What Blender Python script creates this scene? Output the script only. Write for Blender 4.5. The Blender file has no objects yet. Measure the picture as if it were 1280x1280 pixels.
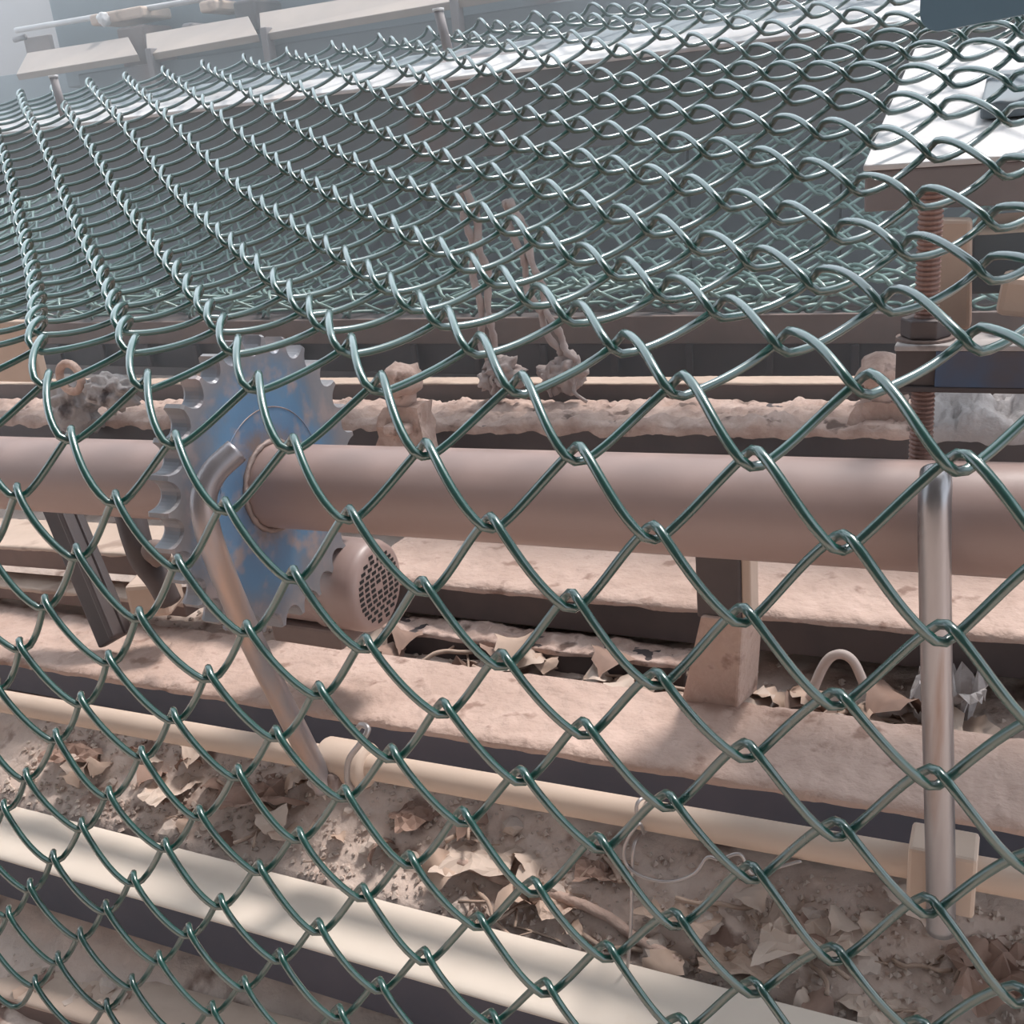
import bpy, bmesh, math, random
from mathutils import Vector, Matrix, noise
import numpy as np

# ---------------------------------------------------------------- camera, world, sun, exposure
S = 0.07          # one unit of the survey below = the width of one mesh diamond = 7 cm
H = 0.66          # camera height over the ground, metres
F = 1314.3        # focal length in pixels of the 1280 px frame
M = np.array([[0.901523, 0.06812, -0.427337], [0.422498, -0.352058, 0.835195], [-0.093554, -0.933496, -0.346169]])
sc = bpy.context.scene
COL = sc.collection
cd = bpy.data.cameras.new('camera'); cam = bpy.data.objects.new('camera', cd); COL.objects.link(cam)
cd.sensor_fit = 'HORIZONTAL'; cd.sensor_width = 36.0; cd.lens = 36.0 * F / 1280.0
cd.clip_start = 0.01; cd.clip_end = 200
R3 = Matrix(((M[0][0], -M[0][1], -M[0][2]), (M[1][0], -M[1][1], -M[1][2]), (M[2][0], -M[2][1], -M[2][2])))
cam.matrix_world = Matrix.Translation((0, 0, H)) @ R3.to_4x4()
sc.camera = cam

w = bpy.data.worlds.new('sky'); sc.world = w; w.use_nodes = True
nt = w.node_tree; nt.nodes.clear()
out = nt.nodes.new('ShaderNodeOutputWorld'); bg = nt.nodes.new('ShaderNodeBackground')
bg.inputs[0].default_value = (0.80, 0.90, 1.0, 1); bg.inputs[1].default_value = 2.1
nt.links.new(bg.outputs[0], out.inputs[0])

sd = bpy.data.lights.new('sun', 'SUN'); sun = bpy.data.objects.new('sun', sd); COL.objects.link(sun)
sd.energy = 5.7; sd.angle = math.radians(11); sd.color = (1.0, 0.95, 0.90)
sun.rotation_euler = Vector((0.24, 0.54, 1.1)).to_track_quat('Z', 'Y').to_euler()
sun.location = (1, 3, 5)
sc.view_settings.view_transform = 'Standard'; sc.view_settings.look = 'None'
sc.view_settings.exposure = 0.0; sc.view_settings.gamma = 1.0
sc.view_settings.use_curve_mapping = False
try:
    sc.cycles.use_denoising = True
    sc.cycles.max_bounces = 6
except Exception: pass

# ---------------------------------------------------------------- helpers
def V(*a): return np.array(a, float)
def ray(x, y): return M @ V((x-640)/F, (y-640)/F, 1)
def atY(x, y, Y): r = ray(x, y); return r*Y/r[1]
def atZ(x, y, Z): r = ray(x, y); return r*Z/r[2]
def W(p): return Vector((p[0]*S, p[1]*S, p[2]*S+H))
rnd = random.Random(7)

def tag(o, label=None, cat=None, group=None, kind=None):
    if label: o['label'] = label
    if cat: o['category'] = cat
    if group: o['group'] = group
    if kind: o['kind'] = kind
    return o

def thing(name, loc, label, cat, group=None):
    o = bpy.data.objects.new(name, None); COL.objects.link(o)
    o.location = W(loc); o.empty_display_size = 0.02
    return tag(o, label, cat, group)

def wloc(o):
    v = Vector(o.location)
    while o.parent: o = o.parent; v = v + Vector(o.location)
    return v

def mesh(name, vs, fs, mat, parent=None, smooth=False, kind=None, origin=None):
    """vs in survey units, world position"""
    vs = np.asarray(vs, float)
    P = vs*S; P[:, 2] += H
    if parent is not None: base = np.array(wloc(parent))
    else:
        base = V(P[:, 0].mean(), P[:, 1].mean(), P[:, 2].min())
    me = bpy.data.meshes.new(name)
    if parent is not None:
        loc = P.mean(axis=0)
    else: loc = base
    me.from_pydata((P-loc).tolist(), [], [list(map(int, f)) for f in fs])
    me.materials.append(mat)
    if smooth:
        me.polygons.foreach_set('use_smooth', [True]*len(me.polygons))
    me.update()
    o = bpy.data.objects.new(name, me); COL.objects.link(o)
    if parent is not None:
        o.parent = parent; o.location = Vector(loc-base)
    else: o.location = Vector(loc)
    if kind: o['kind'] = kind
    return o

def bevel(o, wd, seg=2, angle=0.6):
    bm = bmesh.new(); bm.from_mesh(o.data)
    es = [e for e in bm.edges if len(e.link_faces) == 2 and e.calc_face_angle(0) > angle]
    bmesh.ops.bevel(bm, geom=es, offset=wd*S, segments=seg, affect='EDGES', profile=0.5)
    bm.normal_update(); bm.to_mesh(o.data); bm.free()
    return o

def boxv(x0, x1, y0, y1, z0, z1):
    vs = [(x, y, z) for x in (x0, x1) for y in (y0, y1) for z in (z0, z1)]
    fs = [(0, 1, 3, 2), (4, 6, 7, 5), (0, 4, 5, 1), (2, 3, 7, 6), (0, 2, 6, 4), (1, 5, 7, 3)]
    return vs, fs

def box(name, b, mat, parent=None, bv=0.0, kind=None, rot=None):
    vs, fs = boxv(*b)
    if rot:                      # rot = (axis, angle) about the box's centre
        c = V((b[0]+b[1])/2, (b[2]+b[3])/2, (b[4]+b[5])/2)
        R = Matrix.Rotation(rot[1], 3, rot[0])
        vs = [np.array(R @ Vector(V(*v)-c))+c for v in vs]
    o = mesh(name, vs, fs, mat, parent, kind=kind)
    if bv: bevel(o, bv)
    return o

def tube_vf(pts, r, seg=12, cap=True, closed=False):
    pts = [Vector(p) for p in pts]; n = len(pts)
    rs = r if hasattr(r, '__len__') else [r]*n
    vs = []; fs = []
    def tan(i):
        if closed: return (pts[(i+1) % n]-pts[i-1]).normalized()
        a = pts[max(i-1, 0)]; b = pts[min(i+1, n-1)]
        return (b-a).normalized()
    t = tan(0)
    ref = Vector((0, 0, 1)) if abs(t.z) < .9 else Vector((1, 0, 0))
    nn = (ref-t*ref.dot(t)).normalized()
    for i in range(n):
        t = tan(i); nn = (nn-t*nn.dot(t)).normalized(); b = t.cross(nn)
        for k in range(seg):
            a = 2*math.pi*k/seg
            vs.append(pts[i]+(nn*math.cos(a)+b*math.sin(a))*rs[i])
    m = n if closed else n-1
    for i in range(m):
        j = (i+1) % n
        for k in range(seg):
            k2 = (k+1) % seg
            fs.append((i*seg+k, i*seg+k2, j*seg+k2, j*seg+k))
    if cap and not closed:
        fs.append(tuple(range(seg-1, -1, -1))); fs.append(tuple((n-1)*seg+k for k in range(seg)))
    return [tuple(v) for v in vs], fs

def tube(name, pts, r, mat, parent=None, seg=12, cap=True, closed=False, kind=None):
    vs, fs = tube_vf(pts, r, seg, cap, closed)
    return mesh(name, vs, fs, mat, parent, smooth=True, kind=kind)

def smoothpath(pts, n=8):
    """Catmull-Rom through the points"""
    P = [np.array(p, float) for p in pts]; P = [2*P[0]-P[1]]+P+[2*P[-1]-P[-2]]
    o = []
    for i in range(1, len(P)-2):
        for k in range(n):
            t = k/n
            o.append(.5*((2*P[i])+(-P[i-1]+P[i+1])*t+(2*P[i-1]-5*P[i]+4*P[i+1]-P[i+2])*t*t+(-P[i-1]+3*P[i]-3*P[i+1]+P[i+2])*t**3))
    o.append(P[-2]); return o

def prism(name, sec, A, B, mat, parent=None, bv=0.0, n=1, kind=None):
    """sweep the YZ outline sec (offsets) from A to B"""
    A = np.array(A, float); B = np.array(B, float); vs = []; fs = []; k = len(sec)
    for i in range(n+1):
        c = A+(B-A)*i/n
        for (y, z) in sec: vs.append((c[0], c[1]+y, c[2]+z))
    for i in range(n):
        for j in range(k):
            j2 = (j+1) % k
            fs.append((i*k+j, i*k+j2, (i+1)*k+j2, (i+1)*k+j))
    fs.append(tuple(range(k-1, -1, -1))); fs.append(tuple(n*k+j for j in range(k)))
    o = mesh(name, vs, fs, mat, parent, kind=kind)
    bm = bmesh.new(); bm.from_mesh(o.data); bmesh.ops.recalc_face_normals(bm, faces=bm.faces[:]); bm.to_mesh(o.data); bm.free()
    if bv: bevel(o, bv)
    return o

def fb(p, sc_=1.0, oct=4, Hh=1.0): return noise.fractal(Vector(p)*sc_, Hh, 2.0, oct)

def dust(name, A, B, y0, y1, mat, parent, amp=0.05, base=0.02, nx=220, ny=9, droop=0.06, sc_=1.6, lump=0.0, seed=0):
    """a bumpy layer of dust on a beam's top, ragged along its front edge"""
    A = np.array(A, float); B = np.array(B, float); vs = []; fs = []
    for i in range(nx+1):
        c = A+(B-A)*i/nx
        e = 0.5+0.5*fb((c[0]*2.3+seed, 3.1, 0), 1.0, 5)
        for j in range(ny+1):
            if j == 0:
                y = y0-0.012; z = -droop*(0.15+1.1*max(0, e))
            else:
                u = (j-1)/(ny-1); y = y0+(y1-y0)*u
                hgt = .7*fb((c[0]*sc_+seed, (c[1]+y)*sc_, seed), 1, 3)+.45*fb((c[0]*5+seed, (c[1]+y)*5, seed), 1, 4, .5)
                l = max(0, fb((c[0]*.7+seed, (c[1]+y)*1.1, seed+5), 1, 3))*lump
                z = base+amp*hgt+l
                if j == 1: z = base*0.4+amp*.3*hgt; y -= 0.01
                if j == ny: z = min(z, base)
            vs.append((c[0], c[1]+y, c[2]+z))
    k = ny+1
    for i in range(nx):
        for j in range(ny):
            fs.append((i*k+j, (i+1)*k+j, (i+1)*k+j+1, i*k+j+1))
    return mesh(name, vs, fs, mat, parent, smooth=True)

# ---------------------------------------------------------------- materials
def nodes(name):
    m = bpy.data.materials.new(name); m.use_nodes = True
    t = m.node_tree; b = t.nodes['Principled BSDF']
    return m, t, b

def mat(name, c1, c2=None, scale=8, rough=0.7, metal=0.0, bump=0.0, bscale=None, c3=None, t3=0.62, s3=None, coat=0.0, rrange=None, detail=6, bdist=0.004, stretch=None, spec=0.5):
    m, t, b = nodes(name); N = t.nodes; L = t.links
    tc = N.new('ShaderNodeTexCoord'); mp = N.new('ShaderNodeMapping')
    L.new(tc.outputs['Object'], mp.inputs[0])
    if stretch: mp.inputs['Scale'].default_value = stretch
    nz = N.new('ShaderNodeTexNoise'); nz.inputs['Scale'].default_value = scale/S*0.1; nz.inputs['Detail'].default_value = detail
    nz.inputs['Roughness'].default_value = 0.62
    L.new(mp.outputs[0], nz.inputs[0])
    c2 = c2 or c1
    rp = N.new('ShaderNodeValToRGB'); rp.color_ramp.elements[0].position = .33; rp.color_ramp.elements[1].position = .68
    rp.color_ramp.elements[0].color = (*c1, 1); rp.color_ramp.elements[1].color = (*c2, 1)
    L.new(nz.outputs[0], rp.inputs[0]); col = rp.outputs[0]
    if c3:
        n2 = N.new('ShaderNodeTexNoise'); n2.inputs['Scale'].default_value = (s3 or scale*2.2)/S*0.1; n2.inputs['Detail'].default_value = 8
        L.new(mp.outputs[0], n2.inputs[0])
        r2 = N.new('ShaderNodeValToRGB'); r2.color_ramp.elements[0].position = t3-.04; r2.color_ramp.elements[1].position = t3+.04
        L.new(n2.outputs[0], r2.inputs[0])
        mx = N.new('ShaderNodeMixRGB'); L.new(r2.outputs[0], mx.inputs[0]); L.new(col, mx.inputs[1]); mx.inputs[2].default_value = (*c3, 1)
        col = mx.outputs[0]
    L.new(col, b.inputs['Base Color'])
    b.inputs['Roughness'].default_value = rough; b.inputs['Metallic'].default_value = metal
    b.inputs['Coat Weight'].default_value = coat; b.inputs['Coat Roughness'].default_value = 0.13
    b.inputs['Specular IOR Level'].default_value = spec
    if rrange:
        mr = N.new('ShaderNodeMapRange'); mr.inputs['To Min'].default_value = rrange[0]; mr.inputs['To Max'].default_value = rrange[1]
        mr.inputs['From Min'].default_value = .3; mr.inputs['From Max'].default_value = .7
        L.new(nz.outputs[0], mr.inputs[0]); L.new(mr.outputs[0], b.inputs['Roughness'])
    if bump:
        n3 = N.new('ShaderNodeTexNoise'); n3.inputs['Scale'].default_value = (bscale or scale*6)/S*0.1; n3.inputs['Detail'].default_value = 6
        L.new(mp.outputs[0], n3.inputs[0])
        bp = N.new('ShaderNodeBump'); bp.inputs['Strength'].default_value = bump; bp.inputs['Distance'].default_value = bdist
        L.new(n3.outputs[0], bp.inputs['Height']); L.new(bp.outputs[0], b.inputs['Normal'])
    return m

def plain(name, c, rough, metal=0.0, coat=0.0):
    m, t, b = nodes(name); b.inputs['Base Color'].default_value = (*c, 1)
    b.inputs['Roughness'].default_value = rough; b.inputs['Metallic'].default_value = metal
    b.inputs['Coat Weight'].default_value = coat; b.inputs['Coat Roughness'].default_value = .12
    return m

M_wire = mat('green_coated_wire', (0.003, 0.040, 0.032), (0.005, 0.058, 0.046), scale=3, rough=0.42, coat=1.0, rrange=(0.24, 0.36), spec=0.8)
M_wire2 = mat('green_coated_wire_sunlit', (0.17, 0.27, 0.245), (0.26, 0.37, 0.34), scale=3, rough=0.38, coat=0.3)  # sunlit paleness put into the lower mesh's wire colour
M_pipe = mat('dusty_rose_steel', (0.28, 0.195, 0.175), (0.35, 0.245, 0.22), scale=2.2, rough=0.42, bump=0.25, bscale=30, c3=(0.33, 0.23, 0.21), t3=.66, s3=3, stretch=(.35, 1, 1), bdist=.001)
M_cream = mat('cream_dusted_steel', (0.64, 0.54, 0.46), (0.70, 0.60, 0.51), scale=2, rough=0.75, bump=0.15, bscale=40, c3=(.55, .42, .33), t3=.7, bdist=.001)
M_creampipe = mat('cream_dusted_pipe', (0.52, 0.39, 0.31), (0.60, 0.46, 0.37), scale=3, rough=0.7, bump=0.2, bscale=40, bdist=.001)
M_dustpink = mat('pink_brown_dust', (0.43, 0.295, 0.24), (0.57, 0.41, 0.345), scale=7, rough=0.95, bump=1.0, bscale=50, c3=(0.30, 0.19, 0.15), t3=.64, s3=26, bdist=.005)
M_dustbrown = mat('coarse_brown_dust', (0.38, 0.255, 0.21), (0.62, 0.455, 0.39), scale=24, rough=0.95, bump=1.0, bscale=40, c3=(0.17, 0.11, 0.09), t3=.64, s3=26, bdist=.005)
M_dustgrey = mat('grey_lumpy_dust', (0.30, 0.27, 0.26), (0.46, 0.41, 0.40), scale=10, rough=0.95, bump=1.0, bscale=30, c3=(0.10, 0.08, 0.08), t3=.6, s3=14, bdist=.006)
M_steel_dark = mat('dark_oily_steel', (0.055, 0.045, 0.048), (0.10, 0.075, 0.072), scale=5, rough=0.6, bump=0.4, bscale=30, bdist=.001)
M_steel_blueblack = mat('blue_black_shaded_steel', (0.045, 0.055, 0.082), (0.09, 0.085, 0.11), scale=4, rough=0.55, bump=0.3, bscale=30, bdist=.001)  # beam body steel, bluish shade of the front faces put into the colour
M_steel_brown = mat('brown_rusted_steel', (0.14, 0.10, 0.09), (0.22, 0.155, 0.135), scale=5, rough=0.75, bump=0.5, bscale=30, bdist=.0015)
M_tan = mat('tan_dusted_steel', (0.46, 0.34, 0.27), (0.56, 0.42, 0.34), scale=4, rough=0.85, bump=0.5, bscale=30, c3=(.33, .23, .18), t3=.66, bdist=.002)
M_rod = mat('worn_bright_steel', (0.20, 0.185, 0.19), (0.46, 0.44, 0.45), scale=3, rough=0.28, metal=0.8, rrange=(.18, .45), stretch=(3, 3, .3), c3=(.28, .2, .17), t3=.64)
M_topstrip = mat('dull_tan_top_plate', (0.24, 0.20, 0.185), (0.38, 0.31, 0.265), scale=2, rough=.75, c3=(.16, .24, .32), t3=.68, s3=1.6)
M_rod2 = mat('worn_grey_steel', (0.19, 0.17, 0.18), (0.36, 0.33, 0.34), scale=3, rough=0.36, metal=0.6, stretch=(2, 2, .5), c3=(.42, .30, .25), t3=.6)
M_thread = mat('rusty_thread', (0.22, 0.13, 0.11), (0.32, 0.20, 0.17), scale=6, rough=0.6, metal=.3)
M_white = mat('pale_worn_plate', (0.36, 0.33, 0.33), (0.70, 0.67, 0.66), scale=2.2, rough=0.38, rrange=(.28, .5), c3=(.55, .48, .46), t3=.66)
M_greyface = mat('grey_brown_plate_edge', (0.19, 0.165, 0.165), (0.27, 0.235, 0.235), scale=4, rough=.7)
M_base = mat('grey_green_machine_panel', (0.15, 0.18, 0.20), (0.20, 0.215, 0.235), scale=1.2, rough=0.75, stretch=(1, 1, .25), c3=(.21, .17, .165), t3=.62, s3=2.5)
M_wall = mat('dusty_grey_wall', (0.24, 0.19, 0.18), (0.29, 0.235, 0.22), scale=1, rough=.95)
M_bluepl = mat('blue_plate_haze_lightened', (0.085, 0.15, 0.20), (0.11, 0.18, 0.235), scale=2, rough=.45)  # blue plate, its colour lightened to imitate haze
M_rope = mat('dusty_frayed_rope', (0.34, 0.26, 0.24), (0.52, 0.43, 0.40), scale=14, rough=1, bump=1, bscale=60, bdist=.002)
M_leafs = [mat('dry_leaf_%s' % n, a, b, scale=8, rough=.8) for n, a, b in (('tan', (.42, .29, .22), (.56, .41, .33)), ('brown', (.24, .15, .115), (.36, .23, .18)), ('pale', (.50, .38, .31), (.62, .49, .41)))]
M_stone = mat('dusty_stone', (0.46, 0.36, 0.31), (0.60, 0.49, 0.42), scale=9, rough=.95, bump=.6, bdist=.002)
M_paper = mat('crumpled_dusty_plastic', (0.52, 0.40, 0.35), (0.68, 0.55, 0.49), scale=5, rough=.55)
M_twig = mat('dry_twig', (0.36, 0.25, 0.19), (0.50, 0.37, 0.30), scale=12, rough=.9, bump=.5)
M_tie = plain('galvanised_tie_wire', (.42, .38, .37), .4, .7)
M_soil = mat('dry_dusty_soil', (0.52, 0.395, 0.335), (0.70, 0.56, 0.485), scale=5, rough=1.0, bump=1.0, bscale=24, c3=(0.24, 0.155, 0.125), t3=.63, s3=14, bdist=.008)
M_skyblock = mat('dull_sky_block', (.10, .09, .085), (.15, .13, .12), scale=1, rough=.9)  # for the unseen wall and roof that keep skylight off the front
M_hole = plain('black_hole', (.012, .01, .01), .9)
M_weld = mat('rough_weld', (.20, .15, .135), (.36, .27, .24), scale=16, rough=.6, metal=.4, bump=1, bscale=50, bdist=.003)

# sprocket: blue paint worn off towards the teeth
def sprocket_mat():
    m, t, b = nodes('worn_blue_sprocket_paint'); N = t.nodes; L = t.links
    tc = N.new('ShaderNodeTexCoord')
    sep = N.new('ShaderNodeSeparateXYZ'); L.new(tc.outputs['Object'], sep.inputs[0])
    cmb = N.new('ShaderNodeCombineXYZ'); L.new(sep.outputs[1], cmb.inputs[1]); L.new(sep.outputs[2], cmb.inputs[2])
    ln = N.new('ShaderNodeVectorMath'); ln.operation = 'LENGTH'; L.new(cmb.outputs[0], ln.inputs[0])
    nz = N.new('ShaderNodeTexNoise'); nz.inputs['Scale'].default_value = 18; nz.inputs['Detail'].default_value = 8; nz.inputs['Roughness'].default_value = .65
    L.new(tc.outputs['Object'], nz.inputs[0])
    ma = N.new('ShaderNodeMath'); ma.operation = 'MULTIPLY_ADD'; L.new(nz.outputs[0], ma.inputs[0]); ma.inputs[1].default_value = .085; L.new(ln.outputs['Value'], ma.inputs[2])
    r = N.new('ShaderNodeValToRGB'); e = r.color_ramp.elements
    e[0].position = .070; e[0].color = (.20, .15, .135, 1)
    e[1].position = .086; e[1].color = (.115, .19, .30, 1)
    for p, c in ((.104, (.11, .215, .345, 1)), (.118, (.15, .20, .27, 1)), (.130, (.20, .20, .225, 1)), (.15, (.25, .235, .24, 1))):
        q = e.new(p); q.color = c
    L.new(ma.outputs[0], r.inputs[0])
    n2 = N.new('ShaderNodeTexNoise'); n2.inputs['Scale'].default_value = 45; n2.inputs['Detail'].default_value = 9
    L.new(tc.outputs['Object'], n2.inputs[0])
    r2 = N.new('ShaderNodeValToRGB'); r2.color_ramp.elements[0].position = .52; r2.color_ramp.elements[1].position = .66
    L.new(n2.outputs[0], r2.inputs[0])
    mx = N.new('ShaderNodeMixRGB'); L.new(r2.outputs[0], mx.inputs[0]); L.new(r.outputs[0], mx.inputs[1]); mx.inputs[2].default_value = (.30, .25, .25, 1)
    L.new(mx.outputs[0], b.inputs['Base Color'])
    b.inputs['Roughness'].default_value = .42; b.inputs['Metallic'].default_value = .25
    bp = N.new('ShaderNodeBump'); bp.inputs['Strength'].default_value = .4; bp.inputs['Distance'].default_value = .001
    L.new(n2.outputs[0], bp.inputs['Height']); L.new(bp.outputs[0], b.inputs['Normal'])
    return m
M_sprocket = sprocket_mat()

# ---------------------------------------------------------------- setting: ground, back wall, unseen wall and roof added to block skylight
def gz(x, y):
    k = [(-60, -9.2), (5.0, -9.1), (5.7, -9.0), (6.4, -8.75), (7.4, -8.05), (7.5, -7.78), (8.3, -7.28), (8.7, -7.1), (9.9, -6.95), (10.2, -6.62), (12, -6.45), (60, -6.6)]
    for (a, za), (b, zb) in zip(k, k[1:]):
        if a <= y <= b: z = za+(zb-za)*(y-a)/(b-a); break
    else: z = k[0][1] if y < k[0][0] else k[-1][1]
    if 4 < y < 14:
        z += .14*fb((x*.55, y*.7, 1.3), 1, 3)+.055*fb((x*2.1, y*2.4, 4), 1, 4)
    return z
xs = np.concatenate([np.linspace(-60, -20, 9)[:-1], np.linspace(-20, 4, 330), np.linspace(4, 40, 12)[1:]])
ys = np.concatenate([np.linspace(-40, 4.5, 9)[:-1], np.linspace(4.5, 12, 130), np.linspace(12, 60, 26)[1:]])
vs = []; fs = []; ny = len(ys)
for x in xs:
    for y in ys:
        z = gz(x, y)
        if 4.5 < y < 12 and -20 < x < 4:
            z += .03*fb((x*7, y*7, 9), 1, 3)
        vs.append((x, y, z))
for i in range(len(xs)-1):
    for j in range(ny-1): fs.append((i*ny+j, (i+1)*ny+j, (i+1)*ny+j+1, i*ny+j+1))
o = mesh('floor', vs, fs, M_soil, smooth=True, kind='structure')
box('wall_back', (-75, 30, 34, 35, -10, 6.8), M_wall, kind='structure')
box('sky_block_wall', (-45, 35, -22, -21, -9.2, 34), M_skyblock, kind='structure')
box('sky_block_roof', (-45, 35, -22, 3.0, 34, 34.6), M_skyblock, kind='structure')

# ---------------------------------------------------------------- chain-link sheet
SA = [-1.692, -1.597, -1.486, -1.385, -1.286, -1.168, -1.034, -0.87, -0.709, -0.549, -0.387, -0.242, -0.103, 0.032, 0.163, 0.298, 0.416, 0.528, 0.642, 0.743, 0.849, 0.945, 1.029, 1.091, 1.162, 1.212, 1.255, 1.269, 1.308, 1.483, 1.825, 2.252, 2.716, 3.193, 3.666, 4.135, 4.597, 5.071, 5.532, 5.993]
SB = [17.985, 17.54, 17.105, 16.673, 16.239, 15.817, 15.401, 15.0, 14.595, 14.185, 13.778, 13.365, 12.948, 12.524, 12.103, 11.672, 11.238, 10.811, 10.392, 9.973, 9.542, 9.129, 8.696, 8.258, 7.828, 7.388, 6.939, 6.484, 6.024, 5.599, 5.263, 5.096, 5.073, 5.074, 5.125, 5.168, 5.204, 5.188, 5.219, 5.206]
SQ = [0.048, 0.028, 0.005, -0.019, -0.039, -0.052, -0.056, -0.053, -0.049, -0.05, -0.056, -0.065, -0.079, -0.096, -0.112, -0.126, -0.133, -0.134, -0.135, -0.135, -0.133, -0.128, -0.113, -0.092, -0.059, -0.026, 0.013, 0.044, 0.069, 0.061, 0.039, 0.007, -0.02, -0.042, -0.065, -0.081, -0.098, -0.111, -0.128, -0.138]
ST = [0.043, 0.025, 0.016, 0.011, 0.007, 0.003, -0.005, -0.015, -0.025, -0.034, -0.044, -0.058, -0.073, -0.088, -0.1, -0.105, -0.103, -0.1, -0.099, -0.096, -0.089, -0.075, -0.058, -0.053, -0.051, -0.06, -0.06, -0.058, -0.039, -0.048, -0.047, -0.042, -0.031, -0.026, -0.025, -0.016, -0.011, -0.002, 0.002, 0.011]
X0 = -9.2506
def ext(a, lo=True):
    a = list(a)
    pre = [2*a[0]-a[1]]
    return pre+a
for A_ in (SA, SB):
    st = (A_[39]-A_[33])/6
    for k in range(7): A_.append(A_[-1]+st)
for A_ in (SQ, ST):
    for k in range(7): A_.append(A_[-1])
for A_ in (SA, SB, SQ, ST): A_.insert(0, 2*A_[0]-A_[1])
SA, SB, SQ, ST = map(np.array, (SA, SB, SQ, ST))
def cub(a, r):
    r = np.clip(r+1, 1, len(a)-2.001); i = np.floor(r).astype(int); t = r-i
    p0, p1, p2, p3 = a[i-1], a[i], a[np.minimum(i+1, len(a)-1)], a[np.minimum(i+2, len(a)-1)]
    return .5*((2*p1)+(-p0+p2)*t+(2*p0-5*p1+4*p2-p3)*t*t+(-p0+3*p1-3*p2+p3)*t**3)
def surf(r, c):
    X = (c-12)*.5+X0; t = np.clip((c-12)/10., -2.6, 2.2)
    a = cub(SA, r)+cub(SQ, r)*t+cub(ST, r)*t*t
    return np.stack([X, cub(SB, r), -a], -1)
def helix(k, c0, c1, B, delta, surf_f, samples=22, wob=.0, bow=0.25):
    """one flattened spiral wire between knot rows k and k+1"""
    # half turn per half column; top turns where c = k (mod 2)
    if (c0-k) % 2: c0 += 1
    n = int((c1-c0)*samples/2)
    u = np.linspace(0, c1-c0, n+1)           # in half columns
    ph = u*math.pi                             # 0 = top turn, pi = bottom turn
    tri = 1-np.abs((u % 2)-1)                  # 0..1..0
    # rounded triangle + cosine
    cosw = .5-.5*np.cos(ph)
    def rnd_tri(t, e=.10):
        t = np.where(t < e, e/2+t*t/(2*e), t); t2 = 1-t
        return 1-np.where(t2 < e, e/2+t2*t2/(2*e), t2)
    s = (1-bow)*((rnd_tri(tri)-.05)/.9)+bow*cosw
    r = k-delta+s*(1+2*delta)
    sn = np.sin(ph); nn = B*np.sign(sn)*np.abs(sn)**.55
    # side swing at the turns so that the hooks open a little
    c = c0+u
    P = surf_f(r, c); e = .05
    dr = surf_f(r+e, c)-surf_f(r-e, c); T = V(1, 0, 0)
    nrm = np.cross(T, dr); nrm /= np.linalg.norm(nrm, axis=1)[:, None]
    nrm = np.where((nrm[:, 2:3] < 0) & (np.abs(nrm[:, 2:3]) > .3), -nrm, nrm)
    return P, nrm, nn, c
SHEET = thing('chain_link_mesh', (X0+12, 9, -2), 'large green coated chain-link mesh sloping over the machine and hanging down in front', 'wire mesh')
WR = 0.0280
for k in range(0, 45):
    P, nrm, nn, c = helix(k, -15, 38, [.104, .097, .09, .084, .08][min(4, max(0, k-26))], [.17, .16, .145, .12, .10][min(4, max(0, k-26))], surf)
    if k == 0: s0 = nrm[0]
    # keep one side: the outside faces up on the slope and towards the camera on the drop
    flip = np.where((nrm[:, 2]-nrm[:, 1]) < 0, -1, 1)
    P = P+nrm*(nn*flip)[:, None]
    # a little unevenness of the weave
    j = np.array([[.012*noise.noise((x*.9, k*1.7, 0)), .012*noise.noise((x*.9, k*1.7, 5)), .012*noise.noise((x*.9, k*1.7, 9))] for x in c])
    tube('wire', P+j, WR, M_wire, SHEET, seg=8)

# lower sheet, slack, on the dark beam behind
prof = smoothpath([(24.2, -.55), (22.6, -1.55), (21.0, -2.55), (19.6, -3.10), (18.4, -3.32), (17.62, -3.26), (17.34, -2.98), (17.75, -2.84), (18.6, -2.95), (19.9, -2.75), (21.3, -2.05), (22.8, -1.15), (24.2, -.2)], 12)
prof = np.array(prof); L_ = np.concatenate([[0], np.cumsum(np.hypot(*np.diff(prof, axis=0).T))])
def surf2(r, c):
    s = np.clip(r*.455, 0, L_[-1])
    return np.stack([(c-12)*.5-12.3, np.interp(s, L_, prof[:, 0]), np.interp(s, L_, prof[:, 1])+.05*np.sin(c*.35+r*.4)], -1)
LOW = thing('chain_link_mesh', (-10, 19, -3.4), 'pale slack chain-link mesh lying underneath, seen through the upper one', 'wire mesh')
nr = int(L_[-1]/.455)
for k in range(nr):
    P, nrm, nn, c = helix(k, -21, 44, 0.075, 0.10, surf2, samples=12)
    flip = np.where((nrm[:, 2]-.3*nrm[:, 1]) < 0, -1, 1)
    tube('wire', P-nrm*(nn*flip)[:, None], .035, M_wire2, LOW, seg=5)

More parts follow.
